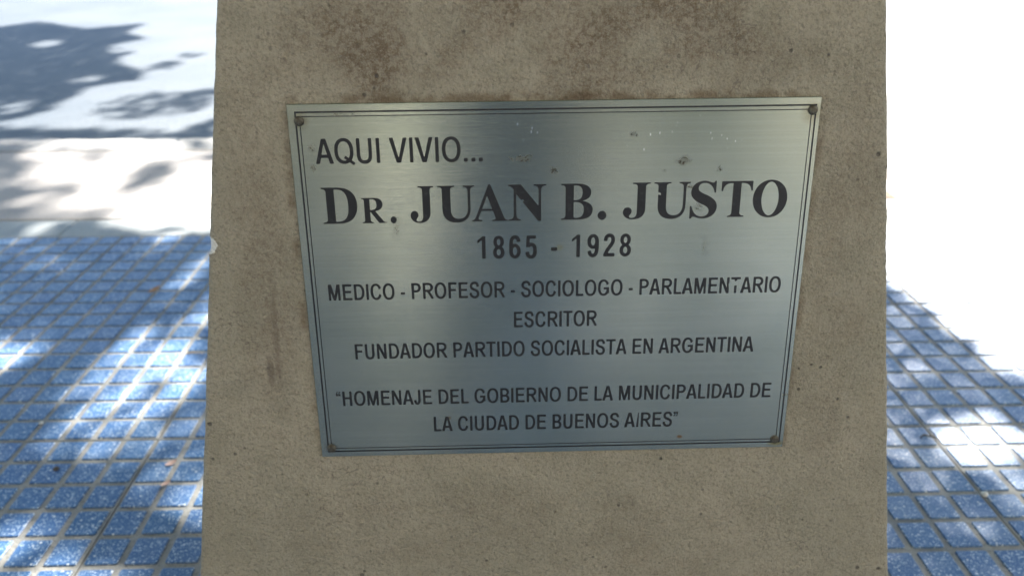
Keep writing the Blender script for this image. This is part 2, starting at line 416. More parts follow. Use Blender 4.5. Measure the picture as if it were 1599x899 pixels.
# ------------------------------------------------------------------ the post: tapering rendered pillar
def post_mesh():
    dz = .0045; nz = int(PTOP/dz)
    rc = .0045
    def ring(z):
        a, b = hx(z), hy(z); pts = []
        nx, ny = 120, 60
        # rounded rectangle, starting at front left
        def side(p, q, n): return [(p[0]+(q[0]-p[0])*k/n, p[1]+(q[1]-p[1])*k/n) for k in range(n)]
        def arc(c, a0): return [(c[0]+rc*math.cos(a0+math.pi/2*k/4), c[1]+rc*math.sin(a0+math.pi/2*k/4)) for k in range(4)]
        pts += side((-a+rc, -b), (a-rc, -b), nx) + arc((a-rc, -b+rc), -math.pi/2)
        pts += side((a, -b+rc), (a, b-rc), ny) + arc((a-rc, b-rc), 0)
        pts += side((a-rc, b), (-a+rc, b), ny) + arc((-a+rc, b-rc), math.pi/2)
        pts += side((-a, b-rc), (-a, -b+rc), ny) + arc((-a+rc, -b+rc), math.pi)
        return pts
    V = []; F = []
    for k in range(nz+1):
        z = PTOP*k/nz - .03*(1-k/nz)
        R = ring(z)
        for (x, y) in R:
            p = Vector((x, y, z))
            cr = max(0, 1-min(abs(abs(x)-hx(z)), 9)/.02)*max(0, 1-min(abs(abs(y)-hy(z)), 9)/.02)
            q = .25 if (y < 0 and abs(x) < .195 and .34 < z < .64) else 1.0
            d = noise.fractal(p*9, 1.0, 2.0, 2)*.0005*q + noise.fractal(p*55, 1.0, 2.0, 2)*.0004*q + cr*(noise.fractal(p*90, 1.0, 2.0, 3)*.0005 - .0001)
            # chip knocked out of the left arris
            e = math.hypot((x+.2432)/.006, (z-.5205)/.007)+noise.noise(p*120)*.3
            if e < 1 and y < 0: d -= .0013*min(1, (1-e)*2.5)
            n = Vector((x/hx(z), 0, .15)) if abs(x)/hx(z) > abs(y)/hy(z) else Vector((0, y/hy(z), .13))
            if cr > .2: n = Vector((x/hx(z), y/hy(z), 0))
            n.normalize(); p = p+n*d
            V.append((p.x, p.y, p.z))
    m = len(ring(0))
    for k in range(nz):
        for i in range(m):
            j = (i+1) % m; F.append((k*m+i, k*m+j, (k+1)*m+j, (k+1)*m+i))
    # rounded top edge and flat cap
    base = nz*m
    for s, dz2 in ((.985, .004), (.96, .006)):
        st = len(V)
        for i in range(m): x, y, z = V[base+i]; V.append((x*s, y*s, PTOP+dz2))
        pr = base if st == (nz+1)*m else st-m
        for i in range(m): j = (i+1) % m; F.append((pr+i, pr+j, st+j, st+i))
    F.append([len(V)-m+i for i in range(m)])
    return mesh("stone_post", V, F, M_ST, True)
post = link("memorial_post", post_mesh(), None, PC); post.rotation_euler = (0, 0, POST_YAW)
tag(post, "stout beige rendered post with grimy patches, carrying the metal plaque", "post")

# ------------------------------------------------------------------ glyph outlines through signed distance fields
def polysdf(P):
    P = np.asarray(P, float)
    def f(X, Y):
        d = np.full(X.shape, 1e9); ins = np.zeros(X.shape, bool)
        for i in range(len(P)):
            ax, ay = P[i]; bx, by = P[(i+1) % len(P)]
            ex, ey = bx-ax, by-ay; l = ex*ex+ey*ey
            if l < 1e-16: continue
            t = np.clip(((X-ax)*ex+(Y-ay)*ey)/l, 0, 1)
            d = np.minimum(d, (X-ax-t*ex)**2+(Y-ay-t*ey)**2)
            if ay != by:
                c = ((ay > Y) != (by > Y)) & (X < (bx-ax)*(Y-ay)/(by-ay)+ax); ins ^= c
        return np.where(ins, -1, 1)*np.sqrt(d)
    f.box = (P[:, 0].min(), P[:, 1].min(), P[:, 0].max(), P[:, 1].max())
    return f
def bez(p0, p1, p2, p3, n=10):
    return [tuple((1-t)**3*np.array(p0)+3*(1-t)**2*t*np.array(p1)+3*(1-t)*t*t*np.array(p2)+t**3*np.array(p3)) for t in [k/n for k in range(n+1)]]
def path(*seg):
    """points and ('c', p1, p2, p3) curves"""
    out = []
    for s in seg:
        if s[0] == 'c': out += bez(out[-1], s[1], s[2], s[3])[1:]
        else: out.append(tuple(s))
    return out
def ribbon(pts, w):
    pts = np.array(pts, float); n = len(pts)
    w = np.full(n, w) if np.isscalar(w) else np.interp(np.linspace(0, 1, n), np.linspace(0, 1, len(w)), w)
    L = []; R = []
    for i in range(n):
        a = pts[max(i-1, 0)]; b = pts[min(i+1, n-1)]; t = b-a; t /= np.hypot(*t); nn = np.array((-t[1], t[0]))
        if 0 < i < n-1:
            t1 = pts[i]-pts[i-1]; t1 /= np.hypot(*t1); c = max(.5, abs(np.dot(t1, t)))
        else: c = 1
        L.append(pts[i]+nn*w[i]/2/c); R.append(pts[i]-nn*w[i]/2/c)
    return [tuple(q) for q in L+R[::-1]]
def sup(x0, x1, y0, y1, e=2.3, n=44):
    cx, cy, rx, ry = (x0+x1)/2, (y0+y1)/2, (x1-x0)/2, (y1-y0)/2; P = []
    for k in range(n):
        a = 2*math.pi*k/n; c, s = math.cos(a), math.sin(a)
        P.append((cx+rx*math.copysign(abs(c)**(2/e), c), cy+ry*math.copysign(abs(s)**(2/e), s)))
    return P
def rect(x0, x1, y0, y1): return [(x0, y0), (x1, y0), (x1, y1), (x0, y1)]
def dsh(x0, x1, y0, y1, r):
    r = min(r, x1-x0); k = .55; cy = (y0+y1)/2; ry = (y1-y0)/2
    return path((x0, y0), (x1-r, y0), ('c', (x1-r+r*.62, y0), (x1, cy-ry*k), (x1, cy)), ('c', (x1, cy+ry*k), (x1-r+r*.62, y1), (x1-r, y1)), (x0, y1))

ADV = dict(zip("ABCDEFGHIJLMNOPQRSTUVW", (667, 667, 722, 722, 667, 611, 778, 722, 278, 500, 556, 833, 722, 778, 667, 778, 722, 667, 611, 722, 667, 944)))
ADV.update({' ': 278, '.': 278, '-': 333, '“': 333, '”': 333}); ADV.update({c: 556 for c in "0123456789"})
INK = dict(A=(0, 667), B=(76, 627), C=(50, 684), D=(80, 686), E=(79, 621), F=(82, 570), G=(53, 712), H=(80, 642), I=(93, 190), J=(29, 423), L=(73, 525), M=(74, 759), N=(76, 645),
           O=(48, 733), P=(77, 624), Q=(43, 740), R=(79, 712), S=(45, 618), T=(23, 590), U=(79, 642), V=(3, 664))
def sans(ch, s, w):
    """returns [(sign, polygon)], cap height 1, x scaled by s, stroke w"""
    X = lambda e: e/716*s
    hw = w*.9                                     # horizontal strokes a little thinner
    o = .014
    if ch in INK: a, b = X(INK[ch][0]), X(INK[ch][1])
    if ch == 'I': m = (a+b)/2; return [(1, rect(m-w/2, m+w/2, 0, 1))]
    if ch in 'HL':
        r = [(1, rect(a, a+w, 0, 1))]
        if ch == 'H': r += [(1, rect(b-w, b, 0, 1)), (1, rect(a, b, .53-hw/2, .53+hw/2))]
        else: r += [(1, rect(a, b, 0, hw))]
        return r
    if ch in 'EF':
        r = [(1, rect(a, a+w, 0, 1)), (1, rect(a, b-(0 if ch == 'F' else .01), 1-hw, 1)), (1, rect(a, b-.05, .52-hw/2, .52+hw/2))]
        if ch == 'E': r.append((1, rect(a, b, 0, hw)))
        return r
    if ch == 'T': m = (a+b)/2; return [(1, rect(m-w/2, m+w/2, 0, 1)), (1, rect(a, b, 1-hw, 1))]
    if ch in 'AV':
        m = (a+b)/2; t = w*1.08
        P = [(a, 0), (m-t*.58, 1), (m+t*.58, 1), (b, 0), (b-t*1.08, 0), (m, 1-.17), (a+t*1.08, 0)]
        if ch == 'V': return [(1, [(x, 1-y) for x, y in P])]
        f = .30; xl = a+(m-a)*f*.95; xr = b-(b-m)*f*.95
        return [(1, P), (1, rect(xl, xr, f-hw/2, f+hw/2))]
    if ch == 'N': return [(1, rect(a, a+w*.95, 0, 1)), (1, rect(b-w*.95, b, 0, 1)), (1, [(a, 1), (a+w*1.08, 1), (b, 0), (b-w*1.08, 0)])]
    if ch == 'M':
        m = (a+b)/2; t = w*.9
        return [(1, rect(a, a+t, 0, 1)), (1, rect(b-t, b, 0, 1)), (1, [(a, 1), (a+t*1.45, 1), (m+t*.48, 0), (m-t*.48, 0)]), (1, [(b, 1), (b-t*1.45, 1), (m-t*.48, 0), (m+t*.48, 0)])]
    if ch in 'OQ':
        r = [(1, sup(a, b, -o, 1+o)), (-1, sup(a+w, b-w, hw-o, 1-hw+o, 2.2))]
        if ch == 'Q': r.append((1, [(b-.40, .22), (b-.33, .31), (b+.045, .02), (b-.01, -.085)]))
        return r
    if ch in 'CG':
        cx = (a+b)/2+.01
        r = [(1, sup(a, b+.01, -o, 1+o)), (-1, sup(a+w, b+.01-w, hw-o, 1-hw+o, 2.2))]
        if ch == 'C': r.append((-1, [(cx, .5), (b+.3, 1.0), (b+.3, .06)]))
        else: r += [(-1, [(cx, .52), (b+.3, .98), (b+.3, .5), (b+.01-w, .5), (cx, .5)]), (-1, rect(b-w*.2, b+.4, -.2, .5)),
                    (1, rect(b-w, b, .14, .52)), (1, rect(cx, b, .52-hw, .52))]
        return r
    if ch == 'D': return [(1, dsh(a, b, 0, 1, X(330))), (-1, dsh(a+w, b-w, hw, 1-hw, X(330)-w*.8))]
    if ch in 'PR':
        y0 = .42 if ch == 'P' else .44; r2 = X(260); bb = b if ch == 'P' else b-X(40)
        r = [(1, rect(a, a+w, 0, 1)), (1, dsh(a, bb, y0, 1, r2)), (-1, dsh(a+w, bb-w, y0+hw, 1-hw, r2-w*.8))]
        if ch == 'R':
            q = path((a+X(230), .50), ('c', (a+X(330), .47), (a+X(380), .36), (b-w*.52, 0)))
            r.append((1, ribbon(q, [w*.9, w, w*1.05]))); r.append((-1, rect(a-1, b+1, -.3, 0)))
        return r
    if ch == 'B':
        r2 = X(240)
        return [(1, dsh(a, b-X(25), .48, 1, r2)), (-1, dsh(a+w, b-X(25)-w, .48+hw*.5, 1-hw, r2-w*.8)), (1, dsh(a, b, 0, .48+hw*.5, r2)), (-1, dsh(a+w, b-w, hw, .48-hw*.45, r2-w*.8))]
    if ch == 'U':
        q = path((a+w/2, 1), (a+w/2, .38), ('c', (a+w/2, .14), (a+w*.6+X(50), hw/2-o), ((a+b)/2, hw/2-o)), ('c', (b-w*.6-X(50), hw/2-o), (b-w/2, .14), (b-w/2, .38)), (b-w/2, 1))
        return [(1, ribbon(q, w))]
    if ch == 'J':
        q = path((b-w/2, 1), (b-w/2, .32), ('c', (b-w/2, .12), (b-w*.9, hw/2-o), ((a+b)/2-.01, hw/2-o)), ('c', (a+w*.8, hw/2-o), (a+w/2, .12), (a+w/2, .30)))
        return [(1, ribbon(q, w))]
    if ch == 'S':
        m = (a+b)/2; L, R = a+w*.55, b-w*.5
        q = path((R-.005, .71), ('c', (R-.02, .90), (m+X(130), .955+o*.5), (m-.005, .945)), ('c', (L+X(60), .945), (L+.02, .83), (L+.02, .745)), ('c', (L+.02, .60), (m-X(90), .565), (m, .525)),
                 ('c', (m+X(130), .475), (R, .43), (R, .27)), ('c', (R, .13), (m+X(150), .045), (m+.005, .045)), ('c', (L+X(70), .045), (L-.005, .16), (L-.01, .325)))
        return [(1, ribbon(q, w))]
    if ch == '.': return [(1, rect(X(139)-w*.56, X(139)+w*.56, 0, w*1.05))]
    if ch == '-': return [(1, rect(X(45), X(290), .30, .30+w*.95))]
    if ch in '“”':
        r = []
        for k in (0, 1):
            x = X(85)+k*X(150)
            P = [(x-w*.45, 1.0), (x+w*.45, 1.0), (x+w*.45, .86), (x+w*.1, .72), (x-w*.45, .69), (x-w*.45, .75), (x, .80), (x, .87), (x-w*.45, .87)]
            if ch == '“': P = [(2*x-px, 1.69-py) for px, py in P]
            r.append((1, P))
        return r
    # digits: unit design on 0..X(470) from X(42)
    a, b = X(42), X(512); m = (a+b)/2
    if ch == '1': x = X(330); return [(1, rect(x-w/2, x+w/2, 0, 1)), (1, [(x-w/2, .84), (x-.27, .68), (x-.27, .82), (x-w*.25, 1), (x+w/2, 1)])]
    if ch == '8': return [(1, sup(a+.02, b-.02, .49-hw*.1, 1+o, 2.1)), (1, sup(a, b, -o, .535+hw*.12, 2.1)), (-1, sup(a+w, b-w, hw-o, .53-hw*.75, 2)), (-1, sup(a+w*1.08, b-w*1.08, .53+hw*.45, 1-hw+o, 2))]
    if ch in '69':
        q = path((b-w*.55, .73), ('c', (b-w*.6, .88), (m+X(90), .945), (m+.01, .945)), ('c', (a+w*.5, .945), (a+w/2, .70), (a+w/2, .42)))
        r = [(1, sup(a, b, -o, .64, 2.15)), (-1, sup(a+w, b-w, hw-o, .64-hw, 2)), (1, ribbon(q, w)), (1, rect(a, a+w, .30, .45))]
        if ch == '9': r = [(sg, [(a+b-x, 1-y) for x, y in P]) for sg, P in r]
        return r
    if ch == '2':
        q = path((a+w*.55, .70), ('c', (a+w*.55, .86), (a+X(130), .945), (m, .945)), ('c', (b-X(110), .945), (b-w*.55, .86), (b-w*.55, .73)), ('c', (b-w*.55, .52), (a+X(110), .35), (a+w*.62, .06)))
        return [(1, ribbon(q, w)), (1, rect(a, b-.01, 0, hw*1.05)), (-1, rect(a-1, b+1, -.3, 0))]
    if ch == '5':
        q = path((a+w*.5, .27), ('c', (a+w*.6, .12), (a+X(120), .045), (m-.01, .045)), ('c', (b-X(100), .045), (b-w*.52, .17), (b-w*.52, .325)), ('c', (b-w*.52, .50), (b-X(110), .60), (m-.01, .60)),
                 ('c', (a+X(150), .60), (a+w*.95, .56), (a+w*.75, .50)))
        return [(1, ribbon(q, w)), (1, rect(a+X(55), b-.04, 1-hw, 1)), (1, [(a+X(55), 1), (a+X(55)+w*.9, 1), (a+w*1.12, .50), (a+w*.18, .47)])]
    raise KeyError(ch)

def stem(x0, x1, xl, xr, H=676, top=True, bot=True, t=22, br=60):
    P = []
    if bot: P += path((x0, H/2), (x0, t+br), ('c', (x0, t+12), (xl+(x0-xl)*.4, t), (xl, t)), (xl, 0), (xr, 0), (xr, t), ('c', (xr-(xr-x1)*.4, t), (x1, t+12), (x1, t+br)), (x1, H/2))
    else: P += [(x0, H/2), (x0, 0), (x1, 0), (x1, H/2)]
    if top: P += path((x1, H-t-br), ('c', (x1, H-t-12), (xr-(xr-x1)*.4, H-t), (xr, H-t)), (xr, H), (xl, H), (xl, H-t), ('c', (xl+(x0-xl)*.4, H-t), (x0, H-t-12), (x0, H-t-br)))
    else: P += [(x1, H), (x0, H)]
    return P
def serif(ch):
    H = 676
    if ch == 'D':
        return [(1, stem(104, 260, 14, 330)), (-1, rect(261, 700, 30, 646)), (1, path((104, 0), (330, 0), ('c', (560, 0), (690, 130), (690, 345)), ('c', (690, 550), (560, 676), (330, 676)), (104, 676))),
                (-1, path((260, 36), (310, 36), ('c', (470, 40), (517, 150), (517, 340)), ('c', (517, 540), (460, 640), (310, 640)), (260, 640))), (1, rect(14, 330, 0, 22)), (1, rect(14, 330, 654, 676))]
    if ch == 'R':
        return [(1, stem(108, 262, 26, 348)), (1, path((240, 676), (380, 676), ('c', (540, 676), (612, 610), (612, 505)), ('c', (612, 390), (520, 335), (390, 322)), (240, 318))),
                (-1, path((262, 642), (320, 642), ('c', (410, 642), (446, 595), (446, 500)), ('c', (446, 400), (410, 352), (262, 352)))),
                (1, path((262, 330), (395, 330), (610, 60), ('c', (640, 26), (670, 22), (715, 20)), (715, 0), (495, 0), (262, 318)))]
    if ch == 'J':
        return [(1, path((172, 676), (172, 654), ('c', (240, 652), (262, 640), (262, 590)), (262, 150), ('c', (262, 60), (245, 14), (165, 14)), ('c', (140, 14), (118, 26), (118, 48)),
                         ('c', (118, 70), (165, 85), (165, 140)), ('c', (165, 185), (130, 215), (88, 215)), ('c', (35, 215), (3, 175), (3, 125)), ('c', (3, 50), (75, -14), (190, -14)), ('c', (330, -14), (418, 60), (418, 190)),
                         (418, 590), ('c', (418, 640), (435, 652), (500, 654)), (500, 676)))]
    if ch == 'U':
        return [(1, path((16, 676), (16, 654), ('c', (85, 650), (102, 640), (102, 590)), (102, 240), ('c', (102, 60), (210, -18), (375, -18)), ('c', (530, -18), (640, 70), (640, 250)), (640, 560),
                         ('c', (640, 630), (660, 650), (722, 654)), (722, 676), (500, 676), (500, 654), ('c', (570, 648), (588, 630), (588, 560)), (588, 260), ('c', (588, 120), (520, 52), (415, 52)), ('c', (320, 52), (262, 110), (262, 230)),
                         (262, 590), ('c', (262, 640), (280, 650), (346, 654)), (346, 676)))]
    if ch == 'A':
        return [(1, path((9, 0), (9, 20), ('c', (60, 26), (75, 50), (95, 95)), (345, 690), (385, 690), (640, 90), ('c', (660, 40), (675, 24), (720, 20)), (720, 0), (410, 0), (410, 20),
                         ('c', (455, 22), (478, 28), (478, 50)), ('c', (478, 62), (472, 82), (464, 104)), (318, 478), (140, 60), ('c', (130, 30), (160, 22), (215, 20)), (215, 0))),
                (-1, path((318, 478), (146, 66), (-60, 66), (-60, 690), (345, 690), (300, 690), (60, 690), (60, 691), (60, 690), (60, 66), (146, 66))) if False else (1, rect(195, 440, 196, 232))]
    if ch == 'N':
        return [(1, path((16, 676), (16, 654), ('c', (70, 652), (96, 620), (118, 590)), (118, 130), ('c', (118, 45), (90, 26), (18, 22)), (18, 0), (248, 0), (248, 22), ('c', (190, 26), (164, 45), (164, 130)),
                         (164, 500), (560, -14), (612, -14), (612, 540), ('c', (612, 632), (635, 650), (705, 654)), (705, 676), (475, 676), (475, 654), ('c', (545, 648), (566, 632), (566, 540)), (566, 270), (250, 676)))]
    if ch == 'B':
        return [(1, path((16, 0), (16, 22), ('c', (85, 26), (104, 40), (104, 100)), (104, 580), ('c', (104, 636), (85, 650), (16, 654)), (16, 676), (330, 676), ('c', (480, 676), (585, 620), (585, 510)),
                         ('c', (585, 415), (510, 372), (410, 355)), ('c', (540, 335), (620, 280), (620, 185)), ('c', (620, 60), (520, 0), (340, 0)))),
                (-1, path((258, 368), (300, 368), ('c', (385, 372), (424, 415), (424, 510)), ('c', (424, 600), (385, 644), (300, 644)), (258, 644))),
                (-1, path((258, 334), (300, 334), ('c', (400, 328), (452, 285), (452, 190)), ('c', (452, 80), (400, 32), (310, 32)), ('c', (275, 32), (258, 42), (258, 70))))]
    if ch == 'S':
        return [(1, path((478, 690), (455, 690), ('c', (448, 664), (436, 655), (415, 655)), ('c', (390, 655), (350, 692), (268, 692)), ('c', (140, 692), (44, 600), (44, 480)), ('c', (44, 370), (130, 310), (240, 255)),
                         ('c', (330, 212), (368, 180), (368, 125)), ('c', (368, 65), (320, 20), (252, 20)), ('c', (150, 20), (88, 100), (62, 218)), (35, 218), (35, -19), (62, -19), ('c', (72, 6), (84, 16), (102, 16)),
                         ('c', (130, 16), (175, -19), (268, -19)), ('c', (410, -19), (508, 75), (508, 200)), ('c', (508, 320), (410, 385), (290, 440)), ('c', (205, 480), (170, 510), (170, 560)), ('c', (170, 610), (210, 652), (270, 652)),
                         ('c', (360, 652), (430, 590), (452, 468)), (478, 468)))]
    if ch == 'T':
        return [(1, stem(253, 412, 170, 498, top=False)), (1, path((31, 676), (31, 492), (57, 492), ('c', (80, 600), (120, 640), (253, 640)), (412, 640), ('c', (545, 640), (590, 600), (612, 492)), (638, 492), (638, 676)))]
    if ch == 'O':
        return [(1, sup(35, 743, -19, 692, 2.05)), (-1, sup(212, 566, 18, 655, 1.95))]
    if ch == '.': return [(1, sup(40, 212, -14, 158, 2))]
    raise KeyError(ch)

def glyph_geo(ops, T, V, F, knock=(), cell=None):
    """evaluate the outline on a fine grid in plate coordinates and fill it. T maps design points to plate points"""
    ops = [(s, [T(p) for p in P]) for s, P in ops]
    ops = [o for o in ops if o]
    pts = np.array([p for s, P in ops if s > 0 for p in P])
    x0, y0 = pts.min(0)-1.2*cell; x1, y1 = pts.max(0)+1.2*cell
    nx, ny = int((x1-x0)/cell)+2, int((y1-y0)/cell)+2
    gx = x0+cell*np.arange(nx); gy = y0+cell*np.arange(ny); X, Y = np.meshgrid(gx, gy)
    D = np.full(X.shape, 1e3)
    for s, P in list(ops)+[(-1, k) for k in knock]:
        Pa = np.array(P)
        if s < 0 and (Pa[:, 0].min() > x1 or Pa[:, 0].max() < x0 or Pa[:, 1].min() > y1 or Pa[:, 1].max() < y0): continue
        d = polysdf(P)(X, Y); D = np.minimum(D, d) if s > 0 else np.maximum(D, -d)
    D = np.where(np.abs(D) < 1e-9, 1e-9, D)
    for j in range(ny-1):
        run = None
        for i in range(nx):
            full = i < nx-1 and D[j, i] < 0 and D[j, i+1] < 0 and D[j+1, i] < 0 and D[j+1, i+1] < 0
            if full:
                if run is None: run = i
                continue
            if run is not None:
                k = len(V); V += [(gx[run], gy[j]), (gx[i], gy[j]), (gx[i], gy[j+1]), (gx[run], gy[j+1])]; F.append((k, k+1, k+2, k+3)); run = None
            if i == nx-1: break
            cs = [(i, j), (i+1, j), (i+1, j+1), (i, j+1)]; dv = [D[b, a] for a, b in cs]
            if min(dv) > 0: continue
            poly = []
            for q in range(4):
                a, b = cs[q], cs[(q+1) % 4]; da, db = dv[q], dv[(q+1) % 4]
                if da < 0: poly.append((gx[a[0]], gy[a[1]]))
                if (da < 0) != (db < 0):
                    t = da/(da-db); poly.append((gx[a[0]]+t*(gx[b[0]]-gx[a[0]]), gy[a[1]]+t*(gy[b[1]]-gy[a[1]])))
            if len(poly) >= 3:
                k = len(V); V += poly; F.append(tuple(range(k, k+len(poly))))

# plate coordinates: x to the right, y upwards, z out of the plate (metres)
ROT = Matrix((P_X, P_UP, P_X.cross(P_UP))).transposed()
if ROT.determinant() < 0: raise RuntimeError
plaque = bpy.data.objects.new("memorial_plaque", None); COL.objects.link(plaque)
STAND = .0022
plaque.matrix_world = Matrix.Translation(P_CTR + P_N*0.0) @ ROT.to_4x4()
tag(plaque, "brushed steel plaque with black engraved lettering, screwed to the beige post", "plaque")
ZP = .0002                                          # front face of the plate in plaque coordinates
bm = box_bm(-PW/2, PW/2, -PH/2, PH/2, ZP-.0016, ZP, .0004, 1)
bmesh.ops.subdivide_edges(bm, edges=bm.edges[:], cuts=0) if False else None
plate = link("plate", bm_mesh("plate", bm, M_PL), plaque)
uv = plate.data.uv_layers.new(name="brush")
for lp in plate.data.loops:
    c = plate.data.vertices[lp.vertex_index].co; uv.data[lp.index].uv = (c.y*3+.5, c.x*3+.5)
ZI = ZP+.00010
def flat(name, V, F, z, mat, label=None):
    o = link(name, mesh(name, [(x, y, z) for x, y in V], F, mat), plaque)
    if label: o['label'] = label
    return o
# double engraved border
def frame(x0, x1, y0, y1, w):
    V = [(x0-w/2, y0-w/2), (x1+w/2, y0-w/2), (x1+w/2, y1+w/2), (x0-w/2, y1+w/2), (x0+w/2, y0+w/2), (x1-w/2, y0+w/2), (x1-w/2, y1-w/2), (x0+w/2, y1-w/2)]
    return V, [(0, 1, 5, 4), (1, 2, 6, 5), (2, 3, 7, 6), (3, 0, 4, 7)]
flat("border_line", *frame(-.1744, .1766, -.1289, .1283, .0011), ZI, M_BK, "outer, thicker black border line")
flat("border_line", *frame(-.1718, .1738, -.1263, .1254, .0006), ZI, M_BK, "inner, thinner black border line")

PXY = lambda pts: pts
def sans_line(text, x0, x1, base, cap, wr, knock=(), xs=None, track=0.0):
    # natural extent of ink
    def ink(ch, left):
        if ch in INK: return INK[ch][0 if left else 1]
        if ch in '“”': return 60 if left else 260
        if ch == '.': return 91 if left else 191
        return 42 if left else 512
    adv = sum(ADV[c] for c in text[:-1])
    nat = adv+ink(text[-1], False)-ink(text[0], True)
    s = ((x1-x0)/cap-track*(len(text)-1))/(nat/716)
    V = []; F = []; pen = -ink(text[0], True)/716*s
    for ch in text:
        if ch != ' ':
            glyph_geo(sans(ch, s, wr), lambda p: (x0+(pen+p[0])*cap, base+p[1]*cap), V, F, knock, cell=cap/34)
        pen += ADV[ch]/716*s+track
    print(text, 'x scale', round(s, 3))
    return V, F
L = lambda s: 'line reading: '+s
W1, W2 = .136, .146
flat("inscription", *sans_line("AQUI VIVIO...", -.1635, -.0500, .0937, .0169, .140), ZI, M_BK, L("AQUI VIVIO..."))
flat("inscription", *sans_line("1865 - 1928", -.0555, .0545, .0243, .0164, .158, track=.115), ZI, M_BK, L("1865 - 1928"))
kn4 = [[(.1268, .0022), (.1292, .0030), (.1296, -.0034), (.1272, -.0018)], [(.1302, .0036), (.1336, .0046), (.1340, .0008), (.1306, .0004)]]
flat("inscription", *sans_line("MEDICO - PROFESOR - SOCIOLOGO - PARLAMENTARIO", -.1632, .1650, -.0052, .0121, W2, knock=kn4), ZI, M_BK, L("MEDICO - PROFESOR - SOCIOLOGO - PARLAMENTARIO"))
flat("inscription", *sans_line("ESCRITOR", -.0297, .0316, -.0287, .0121, W2), ZI, M_BK, L("ESCRITOR"))
flat("inscription", *sans_line("FUNDADOR PARTIDO SOCIALISTA EN ARGENTINA", -.1477, .1495, -.0518, .0121, W2), ZI, M_BK, L("FUNDADOR PARTIDO SOCIALISTA EN ARGENTINA"))
flat("inscription", *sans_line("“HOMENAJE DEL GOBIERNO DE LA MUNICIPALIDAD DE", -.1643, .1660, -.0900, .0121, W2), ZI, M_BK, L("“HOMENAJE DEL GOBIERNO DE LA MUNICIPALIDAD DE"))
kn8 = [[(.0630, -.1140), (.0637, -.1140), (.0645, -.1060), (.0651, -.1000), (.0630, -.1000)]]
flat("inscription", *sans_line("LA CIUDAD DE BUENOS AIRES”", -.0921, .0953, -.1133, .0124, W2, knock=kn8), ZI, M_BK, L("LA CIUDAD DE BUENOS AIRES”"))
# name line, each letter fitted to its own measured width
V = []; F = []
NAME = [('D', -.1621, -.1377, 1), ('R', -.1350, -.1176, .70), ('.', -.1152, -.1110, .75), ('J', -.1010, -.0843, 1), ('U', -.0818, -.0560, 1), ('A', -.0582, -.0332, 1), ('N', -.0328, -.0061, 1), ('B', .0041, .0265, 1),
        ('.', .0301, .0362, 1), ('J', .0478, .0666, 1), ('U', .0690, .0947, 1), ('S', .0949, .1139, 1), ('T', .1165, .1384, 1), ('O', .1390, .1632, 1)]
knN = [[(.0722, .0705), (.0738, .0698), (.0742, .0682), (.0722, .0686)], [(-.0235, .0665), (-.0222, .0668), (-.0216, .0655), (-.0228, .0652)]]
for ch, a, b, hs in NAME:
    ops = serif(ch); pts = np.array([p for s, P in ops if s > 0 for p in P]); xa, xb = pts[:, 0].min(), pts[:, 0].max()
    glyph_geo(ops, lambda p: (a+(p[0]-xa)/(xb-xa)*(b-a), .0517+p[1]/676*.0255*hs), V, F, knN, cell=.00042)
flat("inscription", V, F, ZI, M_BK, L("DR. JUAN B. JUSTO, large serif capitals"))

# corner screws, domed heads with a cross recess
def screw_mesh(r):
    bm = bmesh.new(); n = 24; prev = None
    prof = [(1.0, 0), (1.0, .18), (.93, .30), (.75, .40), (.45, .46), (.2, .47)]
    for k, (pr, pz) in enumerate(prof):
        cur = [bm.verts.new((r*pr*math.cos(2*math.pi*i/n), r*pr*math.sin(2*math.pi*i/n), r*pz)) for i in range(n)]
        if prev:
            for i in range(n): bm.faces.new((prev[i], prev[(i+1) % n], cur[(i+1) % n], cur[i]))
        prev = cur
    bm.faces.new(prev)
    return bm_mesh("screw", bm, M_SC, True)
def cross_mesh(r):
    a, b = r*.13, r*.52; z = r*.475
    P = [(-a, -b), (a, -b), (a, -a), (b, -a), (b, a), (a, a), (a, b), (-a, b), (-a, a), (-b, a), (-b, -a), (-a, -a)]
    V = [(x, y, z+.00003) for x, y in P]+[(0, 0, z-r*.22)]
    return mesh("cross_recess", V, [(i, (i+1) % 12, 12) for i in range(12)], M_RC)
M_RC = mat_plain("recess_dark", (.02, .018, .015), (.05, .045, .035), .8, 300)  # dark brown colour of the cross in the screw head
SM, CM = screw_mesh(.0034), cross_mesh(.0034)
for (x, y, rz, lab) in ((-.1722, .1225, .3, "olive tarnished screw head"), (.1745, .1250, .5, None), (-.1719, -.1260, .1, "rusty brown screw head"), (.1728, -.1267, .9, "dark rusty screw head")):
    s = link("screw", SM, plaque, (x, y, ZP)); s.rotation_euler = (0, 0, rz)
    if lab: s['label'] = lab
    link("cross_recess", CM, s)

# ------------------------------------------------------------------ small litter on the tiles
def leaf_bm(l, w, curl):
    V = []; F = []; n = 8
    for i in range(n+1):
        t = i/n; ww = w*math.sin(math.pi*min(1, t*.97+.03))**.8*.5; x = (t-.5)*l; z = curl*(2*t-1)**2
        V += [(x, -ww, z+curl*.5), (x, 0, z), (x, ww, z+curl*.6)]
    for i in range(n):
        for k in (0, 1): a = i*3+k; F.append((a, a+3, a+4, a+1))
    V2 = [(x, y, z-.0004) for x, y, z in V]; m = len(V); F += [tuple(m+q for q in f[::-1]) for f in F]
    return V+V2, F
def litter(name, px, me_args, rz, label, cat, mat, z=.0012, group=None):
    x, y = gnd(*px); o = link(name, mesh(name, *me_args, mat, True), None, (x, y, z)); o.rotation_euler = (random.uniform(-.1, .1), random.uniform(-.1, .1), rz); tag(o, label, cat, group); return o
litter("dry_leaf", (241, 453), leaf_bm(.030, .011, .0015), 1.15, "small orange brown dry leaf on the shaded tiles left of the post", "leaf", M_DRY)
